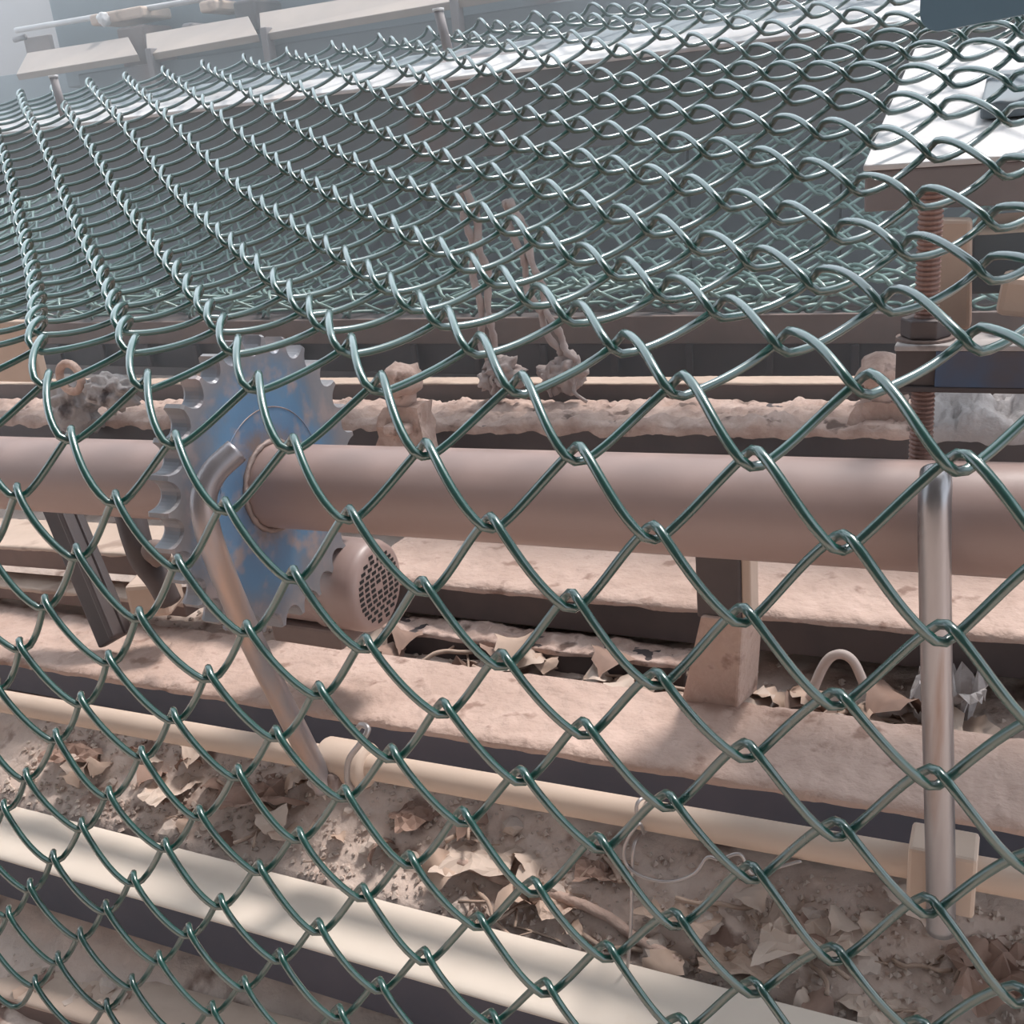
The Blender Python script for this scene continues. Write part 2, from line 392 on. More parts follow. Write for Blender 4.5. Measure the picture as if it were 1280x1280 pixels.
# ---------------------------------------------------------------- long pipe and sprocket
PA = V(-17.5, 8.03, -3.455); PB = V(5.0, 8.0, -2.98)
def on_pipe(x): return PA+(PB-PA)*(x-PA[0])/(PB[0]-PA[0])
pipe = thing('shaft_pipe', on_pipe(-5)-V(0, 0, .43), 'thick dusty pink-brown steel shaft running across behind the mesh', 'pipe')
tube('pipe_body', [on_pipe(x) for x in np.linspace(-17.5, 5, 30)], .43, M_pipe, pipe, seg=48)
SX = -6.78; SC = on_pipe(SX)
spr = thing('sprocket', SC-V(0, 0, 1.55), 'large toothed sprocket wheel with worn blue paint on the shaft', 'sprocket')
def gear(name, c, R0, R1, th, n, mat_, parent):
    pts = []
    pitch = 2*math.pi/n
    for i in range(n):
        a0 = i*pitch+.07
        # flat tip, then round gullet
        tipw = .065*pitch
        pts.append((R1, a0-tipw)); pts.append((R1, a0+tipw))
        g0 = a0+tipw; g1 = a0+pitch-tipw; mid = (g0+g1)/2; half = (g1-g0)/2
        for q in range(1, 12):
            u = -math.cos(math.pi*q/12)
            pts.append((R1-(R1-R0)*math.sqrt(max(0, 1-abs(u)**2.0))*1.0, mid+u*half*.97))
    m = len(pts); vs = []; fs = []
    ch = .03
    for (dx, sh) in ((0, .012), (ch, 0), (th-ch, 0), (th, .012)):
        for (r, a) in pts: vs.append((c[0]-th+dx, c[1]+(r-sh*1.6)*math.cos(a), c[2]+(r-sh*1.6)*math.sin(a)))
    for lay in range(3):
        for i in range(m):
            j = (i+1) % m; fs.append((lay*m+i, lay*m+j, (lay+1)*m+j, (lay+1)*m+i))
    Ri = .40
    # inner ring
    base = len(vs)
    for dx in (0, th):
        for (r, a) in pts: vs.append((c[0]-th+dx, c[1]+Ri*math.cos(a), c[2]+Ri*math.sin(a)))
    for i in range(m):
        j = (i+1) % m
        fs.append((i, base+i, base+j, j)); fs.append((3*m+i, 3*m+j, base+m+j, base+m+i))
    o = mesh(name, vs, fs, mat_, parent)
    # put the origin on the axis so the paint follows the wheel
    loc = Vector(W(c))-wloc(parent); d = loc-o.location
    o.data.transform(Matrix.Translation(-d)); o.location = loc
    bm = bmesh.new(); bm.from_mesh(o.data); bmesh.ops.recalc_face_normals(bm, faces=bm.faces[:]); bm.to_mesh(o.data); bm.free()
    return o
gear('toothed_plate', SC, 1.345, 1.515, .24, 28, M_sprocket, spr)
ring = [SC+V(.01, .455*math.cos(a), .455*math.sin(a)) for a in np.linspace(0, 2*math.pi, 48, endpoint=False)]
tag(tube('weld_bead', ring, [.030+.006*math.sin(i*2.3) for i in range(48)], M_weld, spr, seg=8, closed=True), 'rough brown weld around the shaft')
ring = [SC+V(.0, .80*math.cos(a), .80*math.sin(a)) for a in np.linspace(0.2, 2.9, 40)]
tube('raised_rim', ring, .007, M_sprocket, spr, seg=6)

# ---------------------------------------------------------------- thin pipe with its welded rods
TA = atY(0, 876, 7.66); TB = atY(1280, 1102, 7.70); TD = (TB-TA)/(TB[0]-TA[0])
def on_thin(x): return TA+TD*(x-TA[0])
thin = thing('cross_pipe', on_thin(-5)-V(0, 0, .14), 'thin cream-dusted pipe low down carrying the two steel rods', 'pipe')
tube('pipe_body', [on_thin(x) for x in np.linspace(-15, 5, 20)], .142, M_creampipe, thin, seg=24)
cx0 = atY(392, 940, 7.5)[0]; cx1 = atY(446, 945, 7.5)[0]
def lathe_x(name, c_f, xr, mat_, parent, seg=28):
    return tube(name, [c_f(x) for x, r in xr], [r for x, r in xr], mat_, parent, seg=seg)
lathe_x('collar', on_thin, [(cx0-.02, .15), (cx0, .225), (cx0+.03, .24), (cx1-.03, .24), (cx1, .225), (cx1+.02, .15)], M_creampipe, thin)
sx0 = atY(1134, 1080, 7.5)[0]; sx1 = atY(1222, 1080, 7.5)[0]; sc_ = on_thin((sx0+sx1)/2)
tag(box('square_sleeve', (sx0, sx1, sc_[1]-.19, sc_[1]+.19, sc_[2]-.31, sc_[2]+.27), M_creampipe, thin, bv=.03), 'square cream sleeve at the foot of the bright rod')
# right rod
rp = [atY(1176, 1163, 7.40), atY(1176, 1118, 7.40), atY(1175, 1050, 7.40), atY(1172, 900, 7.40), atY(1169, 750, 7.40), atY(1168, 650, 7.40), atY(1169, 612, 7.44), atY(1170, 592, 7.56)]
rp = smoothpath(rp, 6)
rr = thing('guide_rod', rp[0], 'bright worn steel rod standing upright before the shaft, near the square sleeve', 'rod', 'steel guide rods')
tube('rod_body', rp, .112, M_rod, rr, seg=24)
# left bent rod
lp = [(407, 986, 7.42), (392, 955, 7.38), (350, 872, 7.15), (310, 790, 6.90), (272, 700, 6.70), (258, 655, 6.66), (255, 620, 6.70), (268, 590, 6.82), (296, 563, 7.02)]
lp = smoothpath([atY(*q) for q in lp], 8)
lr = thing('guide_rod', lp[0], 'grey steel rod with a bent top end leaning across the sprocket', 'rod', 'steel guide rods')
tube('rod_body', lp, .118, M_rod2, lr, seg=24)
wl = [atY(*q) for q in ((410, 962, 7.45), (420, 975, 7.42), (425, 990, 7.42))]
bl = V(*lp[0])
bm_v, bm_f = [], []
def blob(name, c, r, mat_, parent=None, sub=3, amp=.25, sq=(1, 1, 1), seed=0, kind=None, fr=1.6):
    bm = bmesh.new(); bmesh.ops.create_icosphere(bm, subdivisions=sub, radius=1)
    vs = []
    for v in bm.verts:
        n = v.co.normalized(); k = 1+amp*noise.fractal(n*fr+Vector((seed*3.7, seed, 0)), 1, 2, 4)
        vs.append((c[0]+n.x*r*k*sq[0], c[1]+n.y*r*k*sq[1], c[2]+n.z*r*k*sq[2]))
    fs = [[v.index for v in f.verts] for f in bm.faces]; bm.free()
    return mesh(name, vs, fs, mat_, parent, smooth=True, kind=kind)
blob('weld_lump', bl+V(.10, .05, .04), .13, M_weld, lr, sub=3, amp=.4, sq=(1, 1, 1.2))
# hook of bent flat wire by the collar
hk = smoothpath([atY(446, 912, 7.55), atY(452, 906, 7.5), atY(460, 912, 7.45), atY(450, 930, 7.38), atY(436, 950, 7.36), atY(434, 975, 7.40), atY(440, 985, 7.46)], 6)
h = tube('wire_hook', hk, .032, M_tie, None, seg=8); tag(h, 'small bent wire hook beside the collar of the thin pipe', 'hook')

# ---------------------------------------------------------------- horizontal beams
def beam(name, label, Y, top_l, top_r, depth, hgt, m_body, m_dust, x0=-17, x1=5, amp=.05, base=.02, lump=0., dl=True, bv=.03, seed=0, droop=.06, sect=None, cat='beam'):
    """front top edge through two picture points at depth Y; depth back, hgt down"""
    a = atY(*top_l, Y); b = atY(*top_r, Y); dd = (b-a)/(b[0]-a[0])
    A = a+dd*(x0-a[0]); B = a+dd*(x1-a[0])
    t = thing(name, (A+B)/2-V(0, 0, hgt), label, cat)
    sect = sect or [(0, 0), (depth, 0), (depth, -hgt), (0, -hgt)]
    prism('beam_body', sect, A, B, m_body, t, bv=bv)
    if dl: dust('dust_layer', A, B, 0.0, depth-.02, m_dust, t, amp=amp, base=base, lump=lump, seed=seed, droop=droop, nx=int((x1-x0)*22), ny=18)
    return t
B1 = beam('dusty_beam', 'broad steel beam with gritty brown dust on top, just above the thin pipe', 8.6, (0, 827), (1280, 1040), 1.45, .46, M_steel_blueblack, M_dustpink, amp=.05, seed=2, droop=.05, base=.06)
B2 = beam('cream_beam', 'smooth cream box beam below the thin pipe, dark on its front face', 6.5, (0, 1073), (680, 1270), .84, .62, M_steel_blueblack, M_cream, amp=.004, base=.03, droop=.012, seed=41)
B3 = beam('cream_bar', 'tan bar on the soil in the bottom left corner', 5.72, (0, 1245), (105, 1277), .72, .35, M_steel_brown, M_tan, amp=.01, base=.03, droop=.03, seed=43, x1=2)
B0 = beam('dusty_beam', 'long pink-dusted beam directly behind the thick shaft', 11.0, (500, 728), (1280, 802), 2.15, .46, M_steel_dark, M_dustpink, x0=-8.2, amp=.04, seed=5, droop=.05, base=.055)
B0l = beam('dusty_beam', 'left-hand tan beam seen under the shaft left of the sprocket', 10.2, (0, 683), (200, 696), 1.1, .34, M_steel_brown, M_tan, x0=-19, x1=-8.6, amp=.02, seed=15)
B0m = beam('dusty_beam', 'lower left tan beam, short, seen between the strut and the frame edge', 9.95, (0, 733), (200, 752), .5, .22, M_steel_brown, M_tan, x0=-19, x1=-10.4, amp=.03, seed=17)
B0b = beam('dusty_beam', 'low rough beam in shadow under the pink-dusted one', 10.62, (560, 797), (850, 833), .45, .35, M_steel_dark, M_dustbrown, x0=-7.6, x1=-3.35, amp=.08, lump=.12, seed=8, droop=.06)
R2 = beam('dusty_rail', 'rail heaped with lumpy brown dust behind the shaft', 14.0, (420, 532), (1080, 540), 1.45, .38, M_steel_dark, M_dustbrown, x0=-24, x1=-1.25, amp=.13, base=.06, lump=.14, seed=11, droop=.13)
R2r = beam('dusty_rail', 'short rail under the square tube heaped with grey lumps', 14.0, (1080, 540), (1280, 545), 1.45, .5, M_steel_dark, M_dustgrey, x0=-1.25, x1=6, amp=.24, base=.14, lump=.4, seed=21, droop=.16)
R1 = beam('angle_rail', 'narrow brown angle rail with a pale dusty edge, topmost of the rails', 15.7, (420, 480), (1080, 480), .45, .42, M_steel_brown, M_tan, x0=-27, amp=.02, base=.015, seed=31, droop=.02)
DB = beam('dark_beam', 'tall dark brown beam under the slack lower mesh', 17.2, (0, 403), (1100, 402), .9, 1.0, M_steel_dark, M_steel_brown, x0=-30, x1=8, dl=False)
a = atY(0, 403, 17.2)
DB2 = box('face_strip', (-30, 8, 17.12, 17.22, a[2]-.50, a[2]-.02), M_steel_brown, DB, bv=.02)
for k in range(16):
    xx = -20+k*1.35
    box('rib', (xx, xx+.12, 17.05, 17.14, a[2]-1.0, a[2]-.5), M_steel_dark, DB, bv=.02)

# supports for the long members (stand on the ground)
def leg(name, label, x, Y, ztop, wx, wy, m_, group=None):
    t = box(name, (x-wx/2, x+wx/2, Y-wy/2, Y+wy/2, gz(x, Y)-.3, ztop), m_, None, bv=.03)
    return tag(t, label, 'post', group)

# bracket under the shaft, right of the middle
br = thing('bracket_post', atY(900, 880, 10.4), 'dark post with a slanting dusty foot plate under the shaft', 'bracket')
p0 = atY(868, 690, 9.6); p1 = atY(925, 690, 9.6); zb = atY(895, 775, 9.6)[2]
box('post', (p0[0], p1[0], 9.6, 9.95, zb, -3.35), M_steel_dark, br, bv=.03)
box('lit_edge_strip', (p1[0], p1[0]+.10, 9.62, 9.95, zb, -3.35), M_tan, br, bv=.02)  # sunlit right side of the post, put in as a lighter strip
q = [atY(875, 770, 9.55), atY(928, 778, 9.55), atY(922, 886, 9.9), atY(850, 880, 9.9)]
vs = [tuple(v) for v in q]+[tuple(v+V(.12, .45, 0)) for v in q]
o = mesh('foot_plate', vs, [(0, 3, 2, 1), (4, 5, 6, 7), (0, 1, 5, 4), (1, 2, 6, 5), (2, 3, 7, 6), (3, 0, 4, 7)], M_dustpink, br); bevel(o, .03)

# leaning strut on the left
st = thing('leaning_strut', atY(150, 790, 9.2), 'dark flat strut leaning behind the shaft on the left', 'strut')
s0 = atY(62, 600, 9.75); s1 = atY(145, 800, 9.2)
dirv = (s1-s0)/np.linalg.norm(s1-s0); side = V(1, 0, 0)-dirv*dirv[0]; side /= np.linalg.norm(side); nrm_ = np.cross(dirv, side)
def slab(name, a, b, side, nrm_, w_, t_, m_, parent, bv=.03):
    vs = []
    for p in (a, b):
        for i, j in ((-1, -1), (1, -1), (1, 1), (-1, 1)): vs.append(p+side*w_*i/2+nrm_*t_*j/2)
    o = mesh(name, vs, [(0, 1, 2, 3), (7, 6, 5, 4), (0, 4, 5, 1), (1, 5, 6, 2), (2, 6, 7, 3), (3, 7, 4, 0)], m_, parent)
    bm = bmesh.new(); bm.from_mesh(o.data); bmesh.ops.recalc_face_normals(bm, faces=bm.faces[:]); bm.to_mesh(o.data); bm.free()
    return bevel(o, bv) if bv else o
slab('bar', s0, s1, side, nrm_, .60, .14, M_steel_dark, st)
slab('flange', s0+side*.2+nrm_*.12, s1+side*.2+nrm_*.12, side, nrm_, .12, .26, M_steel_dark, st)
hk2 = thing('cast_hook', atY(180, 770, 9.0), 'dark curved casting hanging under the shaft beside the sprocket', 'bracket')
cp = smoothpath([atY(162, 640, 9.1), atY(170, 672, 9.0), atY(180, 700, 9.0), atY(198, 725, 9.0), atY(212, 752, 9.05)], 5)
tube('hook_arm', cp, [.20-.002*i for i in range(len(cp))], M_steel_dark, hk2, seg=10)
blob('hook_boss', atY(196, 690, 8.95), .17, M_steel_brown, hk2, sub=3, amp=.2)
bk = atY(180, 745, 9.3)
t = box('tan_block', (bk[0]-.28, bk[0]+.28, 9.2, 9.8, bk[2]-.28, bk[2]+.2), M_tan, None, bv=.06, rot=('Z', .4)); tag(t, 'small tan brick-like block between strut and sprocket', 'block')

# ---------------------------------------------------------------- fan-cooled motor with slotted cover
mc = atY(474, 733, 9.15); R_ = .52
mo = thing('electric_motor', mc-V(.4, 0, R_+.1), 'small dusty motor with slotted round fan cover behind the sprocket', 'motor')
def ax(x): return V(x, mc[1], mc[2])
lathe_x('housing', ax, [(mc[0]-1.6, .40), (mc[0]-1.55, .50), (mc[0]-.62, .50), (mc[0]-.60, .54)], M_pipe, mo, 40)
lathe_x('fan_cover', ax, [(mc[0]-.62, .54), (mc[0]-.10, .54), (mc[0]-.03, .51), (mc[0], .46)], M_pipe, mo, 40)
hv, hf = [], []
for i in range(-6, 7):
    zz = i*.066; hw = math.sqrt(max(0, .43**2-zz*zz))
    n = int(hw*2/.115)
    for k in range(n):
        yy = -hw+(k+.5)*2*hw/n
        if abs(zz) < .05 and abs(yy) < .05: continue
        b, f_ = boxv(mc[0]-.01, mc[0]+.006, mc[1]+yy-.040, mc[1]+yy+.040, mc[2]+zz-.019, mc[2]+zz+.019)
        o0 = len(hv); hv += b; hf += [tuple(q+o0 for q in ff) for ff in f_]
mesh('vent_slots', hv, hf, M_hole, mo, kind='stuff')
box('motor_foot', (mc[0]-1.4, mc[0]-.4, mc[1]-.35, mc[1]+.35, mc[2]-.72, mc[2]-.46), M_steel_brown, mo, bv=.04)

# ---------------------------------------------------------------- dusty lugs on the rails
def ring_pts(c, r, ax_='Y', n=20):
    return [c+V(r*math.cos(a), 0, r*math.sin(a)) for a in np.linspace(0, 2*math.pi, n, endpoint=False)]
lg = atY(88, 500, 13.7)
t = thing('bearing_clamp', lg-V(0, 0, .5), 'dust-caked round clamp on the rails at the left', 'clamp')
blob('clamp_body', lg+V(.1, 0, -.12), .54, M_dustgrey, t, amp=.5, sq=(1, .7, .95), seed=3, sub=4, fr=2.2)
tube('ring', ring_pts(atY(88, 472, 13.3), .26), .075, M_dustbrown, t, seg=10, closed=True)
blob('dust_cap', atY(140, 490, 13.4), .38, M_dustgrey, t, amp=.5, sq=(1.4, .7, .8), seed=9, sub=4, fr=2.4)
def lug(c_px, Y, label, seed, s=1.0, bw=58):
    top = atY(*c_px, Y)
    t = thing('dusty_lug', top-V(0, 0, .8*s), label, 'lug')
    tube('stud', [top+V(0, 0, z) for z in (-.6*s, -.3*s, -.05, .06, .10)], [.13*s, .12*s, .15*s, .13*s, .04], M_dustbrown, t, seg=18)
    blob('cap', top+V(0, 0, -.04), .235*s, M_dustbrown, t, amp=.3, seed=seed, sub=3, sq=(1, 1, .8))
    zt = top[2]-.30*s; zb_ = top[2]-.95*s
    vs = [(top[0]-.22*s, Y-.2, zt), (top[0]+.22*s, Y-.2, zt), (top[0]+.36*s, Y-.35, zb_), (top[0]-.36*s, Y-.35, zb_)]
    vs += [(x, y+.45, z) for x, y, z in vs]
    o = mesh('base', vs, [(0, 1, 2, 3), (7, 6, 5, 4), (0, 4, 5, 1), (1, 5, 6, 2), (2, 6, 7, 3), (3, 7, 4, 0)], M_dustbrown, t)
    bm = bmesh.new(); bm.from_mesh(o.data); bmesh.ops.recalc_face_normals(bm, faces=bm.faces[:])
    bmesh.ops.subdivide_edges(bm, edges=bm.edges[:], cuts=5, use_grid_fill=True)
    for v in bm.verts: v.co += v.normal*.085*S*noise.fractal(v.co*45, .6, 2, 4)
    bm.to_mesh(o.data); bm.free()
    o = box('nut', (top[0]-.15*s, top[0]+.15*s, Y-.44, Y-.18, zt-.28*s, zt-.16*s), M_dustbrown, t, bv=.05)
lug((503, 472), 13.4, 'dust-covered lug with a rounded head right of the sprocket', 4, 1.4)
lug((1103, 462), 14.5, 'dust-covered lug with a pale stud below the square tube', 6, 1.38)
lug((262, 470), 13.7, 'dusty bolt lug half hidden by the sprocket', 12, 1.0)
tube('pin', [atY(1098, 520, 9.4), atY(1112, 522, 9.4)], .03, M_dustbrown, None, seg=8)
bpy.data.objects.remove(bpy.data.objects['pin'])

# far-left tan board
tb = atY(30, 430, 12.6)
t = box('tan_board', (tb[0]-2.2, tb[0]+.55, 12.3, 12.5, tb[2]-.6, tb[2]+.45), M_tan, None, bv=.04); tag(t, 'tan board standing at the far left under the mesh', 'board')

# ---------------------------------------------------------------- ropes
def rope(label, path, frays, seed):
    t = thing('frayed_rope', path[-1], label, 'rope', 'frayed ropes')
    P = smoothpath(path, 10); rr_ = random.Random(seed)
    for s_ in (0, 1):
        pts = []
        for i, p in enumerate(P):
            a = i*.55+s_*math.pi; k = .035+.012*math.sin(i*.31+seed)
            pts.append(p+V(math.cos(a)*k, math.sin(a)*k, 0)+V(1, 0, 0)*(.09 if s_ else -.09))
        tube('strand', pts, [.045+.028*rr_.random() for _ in pts], M_rope, t, seg=7)
    blob('knot', frays+V(0, 0, .02), .27, M_rope, t, amp=.75, seed=seed, sub=4, sq=(1.2, .8, .9), fr=1.7)
    blob('knot', frays+V(-.22, .05, -.07), .22, M_rope, t, amp=.7, seed=seed+5, sub=4, fr=1.8)
    for k in range(5):
        q0 = frays+V(rr_.uniform(-.2, .2), -.1, rr_.uniform(-.1, .1)); q1 = q0+V(rr_.uniform(-.3, .3), rr_.uniform(-.1, .1), -rr_.uniform(.1, .35))
        tube('loose_end', smoothpath([q0, (q0+q1)/2+V(rr_.uniform(-.1, .1), -.05, 0), q1], 4), .03, M_rope, t, seg=6)
rope('left frayed double rope hanging from the mesh to the rails', [atY(578, 232, 15.2), atY(592, 290, 15.2), atY(603, 360, 15.2), atY(610, 430, 15.2), atY(616, 462, 15.2)], atY(630, 468, 15.2), 3)
rope('right frayed double rope hanging from the mesh to the rails', [atY(634, 250, 15.2), atY(655, 310, 15.2), atY(672, 370, 15.2), atY(693, 420, 15.2), atY(712, 452, 15.2)], atY(708, 467, 15.2), 8)

# ---------------------------------------------------------------- right-hand bracket: pale plate, threaded rod, square tube
pf = atY(1079, 207, 9.5)
pl = thing('machine_plate', (pf[0]+2, 11, pf[2]-.5), 'pale shiny steel plate under the mesh at the upper right', 'plate')
sl = .25
def sloped(name, x0, x1, y0, y1, zf, th, m_, parent, bv=.02, xb0=None, xb1=None, slope=sl):
    xb0 = x0 if xb0 is None else xb0; xb1 = x1 if xb1 is None else xb1
    zb_ = zf+(y1-y0)*slope
    vs = [(x0, y0, zf), (x1, y0, zf), (xb1, y1, zb_), (xb0, y1, zb_)]; vs += [(x, y, z-th) for x, y, z in vs]
    o = mesh(name, vs, [(0, 1, 2, 3), (7, 6, 5, 4), (0, 4, 5, 1), (1, 5, 6, 2), (2, 6, 7, 3), (3, 7, 4, 0)], m_, parent)
    return bevel(o, bv) if bv else o
sloped('top_plate', pf[0], 4, 9.5, 13.3, pf[2], .05, M_white, pl, bv=.012)
sloped('front_lip', pf[0]+.01, 4, 9.52, 9.75, pf[2]-.052, .33, M_greyface, pl, bv=.02)
sloped('side_lip', pf[0]+.02, pf[0]+.14, 9.76, 13.2, pf[2]-.055+.06, .34, M_greyface, pl, bv=.01)
q = atY(1228, 118, 10.6)
sloped('raised_block', q[0], 4, 10.4, 11.4, pf[2]+.26+.12, .13, M_base, pl, bv=.02)

rx, rY = atY(1162, 300, 8.7)[0], 8.7
nutp = atY(1160, 414, 8.7)
tr = thing('threaded_rod', (rx, rY, -3.0), 'rusty threaded rod with a hexagon nut above the square tube', 'threaded rod')
ztop = atY(1160, 235, 8.7)[2]; ztube = atY(1150, 420, 8.7)[2]
n = 420; pts = []; rad = []
vs, fs = [], []
zz = np.arange(ztop, -3.05, -.0125)
vs_, fs_ = tube_vf([(rx, rY, z) for z in zz], [.092 if (i % 3) else .078 for i in range(len(zz))], 16)
mesh('thread', vs_, fs_, M_thread, tr, smooth=False)
hexr = [(rx+.19*math.cos(a), rY+.19*math.sin(a)) for a in np.arange(6)*math.pi/3]
vs = [(x, y, ztube+.0) for x, y in hexr]+[(x, y, ztube+.15) for x, y in hexr]
o = mesh('nut', vs, [tuple(range(5, -1, -1)), tuple(range(6, 12))]+[(i, (i+1) % 6, 6+(i+1) % 6, 6+i) for i in range(6)], M_steel_dark, tr); bevel(o, .015)
o = mesh('washer', *tube_vf([(rx, rY, ztube-.03), (rx, rY, ztube)], .22, 24), M_steel_brown, tr)

tl = atY(1118, 432, 8.45); zb_ = atY(1118, 490, 8.45)[2]
tt = thing('square_tube', (tl[0]+1.5, 8.7, zb_), 'square steel tube with blue paint holding the threaded rod', 'tube')
def m_bluetube():
    m, t, b = nodes('dark_tube_with_blue_paint'); N = t.nodes; L = t.links
    tc = N.new('ShaderNodeTexCoord'); nz = N.new('ShaderNodeTexNoise'); nz.inputs['Scale'].default_value = 9; nz.inputs['Detail'].default_value = 7
    L.new(tc.outputs['Object'], nz.inputs[0])
    r = N.new('ShaderNodeValToRGB'); e = r.color_ramp.elements; e[0].position = .42; e[0].color = (.085, .07, .075, 1); e[1].position = .58; e[1].color = (.05, .10, .19, 1)
    L.new(nz.outputs[0], r.inputs[0]); L.new(r.outputs[0], b.inputs['Base Color']); b.inputs['Roughness'].default_value = .6
    return m
M_bt = m_bluetube()
x0, x1 = tl[0], 3.0; y0, y1 = 8.45, 9.0; z1 = tl[2]; z0 = zb_
th = .045
box('top_wall', (x0, x1, y0, y1, z1-th, z1), M_dustgrey, tt, bv=.01)
box('bottom_wall', (x0, x1, y0, y1, z0, z0+th), M_steel_dark, tt, bv=.01)
box('front_wall', (x0+.30, x1, y0, y0+th, z0+th, z1-th), M_bt, tt, bv=.005)
box('back_wall', (x0, x1, y1-th, y1, z0+th, z1-th), M_steel_dark, tt)
box('end_plate', (x0+.01, x0+.30, y0+.03, y0+.06, z0+th, z1-th), M_steel_dark, tt, bv=.005)

# tan bracket and pale block behind the rod
bt = thing('tan_bracket', atY(1180, 412, 9.3), 'tan dusty bracket plate behind the threaded rod', 'bracket')
q = [atY(1140, 412, 9.3), atY(1213, 412, 9.3), atY(1214, 275, 9.3), atY(1168, 275, 9.3)]
vs = [tuple(v) for v in q]+[tuple(v+V(0, .22, 0)) for v in q]
o = mesh('plate', vs, [(0, 1, 2, 3), (7, 6, 5, 4), (0, 4, 5, 1), (1, 5, 6, 2), (2, 6, 7, 3), (3, 7, 4, 0)], M_tan, bt)
bm = bmesh.new(); bm.from_mesh(o.data); bmesh.ops.recalc_face_normals(bm, faces=bm.faces[:]); bm.to_mesh(o.data); bm.free(); bevel(o, .03)
pb = atY(1216, 290, 9.6)
tg = thing('pale_block', (pb[0]+1.2, 10, pb[2]-.6), 'dark box with a pale dusty top right of the tan bracket', 'block')
zt = pb[2]; zl = atY(1216, 368, 9.6)[2]
box('box_body', (pb[0], 3.0, 9.6, 10.6, zl, zt), M_base, tg, bv=.02)
dust('dusty_top', (pb[0], 9.6, zt), (3.0, 9.6, zt), 0, 1.0, M_cream, tg, amp=.015, base=.03, nx=40, ny=8, droop=.03)
q = atY(1262, 372, 9.0)
t = box('wood_chunk', (q[0]-.08, q[0]+.9, 8.9, 9.3, q[2]-.18, q[2]+.12), M_tan, None, bv=.05, rot=('Y', .12)); tag(t, 'small brown wood chunk on the square tube at the right edge', 'wood chunk')

# blue guard plate over the mesh, top right
g0 = atY(1150, 10, 7.6); gb = atY(1170, 37, 7.6)
gp = thing('guard_plate', (g0[0]+1.5, 7.6, gb[2]), 'dark blue plate with a rounded corner above the mesh at top right', 'plate')
pts = []
xl, zb_, rad_ = g0[0], gb[2]-.01, .12
for a in np.linspace(math.pi, 1.5*math.pi, 8): pts.append((xl+rad_+rad_*math.cos(a), zb_+rad_+rad_*math.sin(a)))
pts += [(4, zb_+.36), (4, zb_+1.4), (xl, zb_+1.4)]
n = len(pts)
vs = [(x, 7.6, z) for x, z in pts]+[(x, 7.72, z) for x, z in pts]
o = mesh('plate', vs, [tuple(range(n)), tuple(range(2*n-1, n-1, -1))]+[(i, (i+1) % n, n+(i+1) % n, n+i) for i in range(n)], M_bluepl, gp)
bm = bmesh.new(); bm.from_mesh(o.data); bmesh.ops.recalc_face_normals(bm, faces=bm.faces[:]); bm.to_mesh(o.data); bm.free()
box('stiffener', (xl+.3, 4, 7.73, 8.3, zb_+.5, zb_+.6), M_bluepl, gp, bv=.02)

# ---------------------------------------------------------------- table edge under the far end of the mesh
ta = atY(0, 166, 15.4)
te = thing('table_edge', (-8, 16, ta[2]-.5), 'bright worn steel strip carrying the far edge of the mesh', 'table edge')
sloped('top_strip', -30, 1.0, 15.4, 16.55, ta[2], .06, M_white, te, bv=.015)
sloped('rounded_rim', -30, 1.0, 16.56, 17.6, ta[2]+.27, .05, M_base, te, bv=.015)
box('web', (-30, .9, 15.6, 15.75, ta[2]-1.2, ta[2]-.03), M_base, te, bv=.02)
for i, (px_, py_, hh) in enumerate(((67, 97, 34), (548, 14, 30))):
    tp = atY(px_, py_, 15.7); bt_ = atY(px_+10, py_+hh, 15.7)
    t = thing('steel_peg', bt_-V(0, 0, .2), ['short upright steel peg by the far left corner of the mesh', 'short upright steel peg at the far edge near the middle'][i], 'peg')
    tube('peg_body', [bt_-V(0, 0, .2), tp], .075, M_greyface, t, seg=14)
    tube('peg_head', [tp, tp+V(0, 0, .04)], .09, M_white, t, seg=14)

# machine body behind (dark panels and the tan-topped channel)
mb = thing('machine', (-12, 25, -6.5), 'dark grey machine body with rust-streaked panels behind the mesh', 'machine')
xx = -34.0; k = 0
pw = [3.6, 4.2, 3.1, 3.8, 4.4, 3.3, 4.0, 3.6, 3.9, 4.4, 4.0, 4.0]
for k, wd in enumerate(pw):
    box('panel', (xx, xx+wd-.05, 26+.05*(k % 2), 26.3, -6.9, 2.9), M_base, mb, bv=.02); xx += wd
box('panel_backing', (-34, xx, 26.32, 27, -6.9, 2.85), M_steel_dark, mb)
box('kick_panel', (-34, xx, 24.8, 26.0, -6.9, -4.6), M_steel_brown, mb, bv=.03)

ch = thing('channel_beam', (-14, 21, 1), 'far channel beam with pale tan top pieces at upper left', 'beam')
a0 = atY(20, 95, 21); a1 = atY(165, 76, 21)
def strip(pxs, m_, name, Y=21.0, lab=None):
    q = [atY(x, y, Y+dy) for (x, y, dy) in pxs]
    vs = [tuple(v) for v in q]+[tuple(v+V(0, .05, -.15)) for v in q]
    o = mesh(name, vs, [(0, 1, 2, 3), (7, 6, 5, 4), (0, 4, 5, 1), (1, 5, 6, 2), (2, 6, 7, 3), (3, 7, 4, 0)], m_, ch)
    bm = bmesh.new(); bm.from_mesh(o.data); bmesh.ops.recalc_face_normals(bm, faces=bm.faces[:]); bm.to_mesh(o.data); bm.free(); bevel(o, .015)
    if lab: o['label'] = lab
strip([(20, 93, 0), (172, 68, 0), (160, 46, 1.0), (34, 66, 1.0)], M_topstrip, 'top_piece')
strip([(184, 68, 0), (322, 43, 0), (310, 20, 1.0), (182, 42, 1.0)], M_topstrip, 'top_piece')
strip([(326, 43, 0), (700, -22, 0), (700, -46, 1.0), (324, 16, 1.0)], M_topstrip, 'top_piece')
fz = atY(60, 92, 21.1)[2]
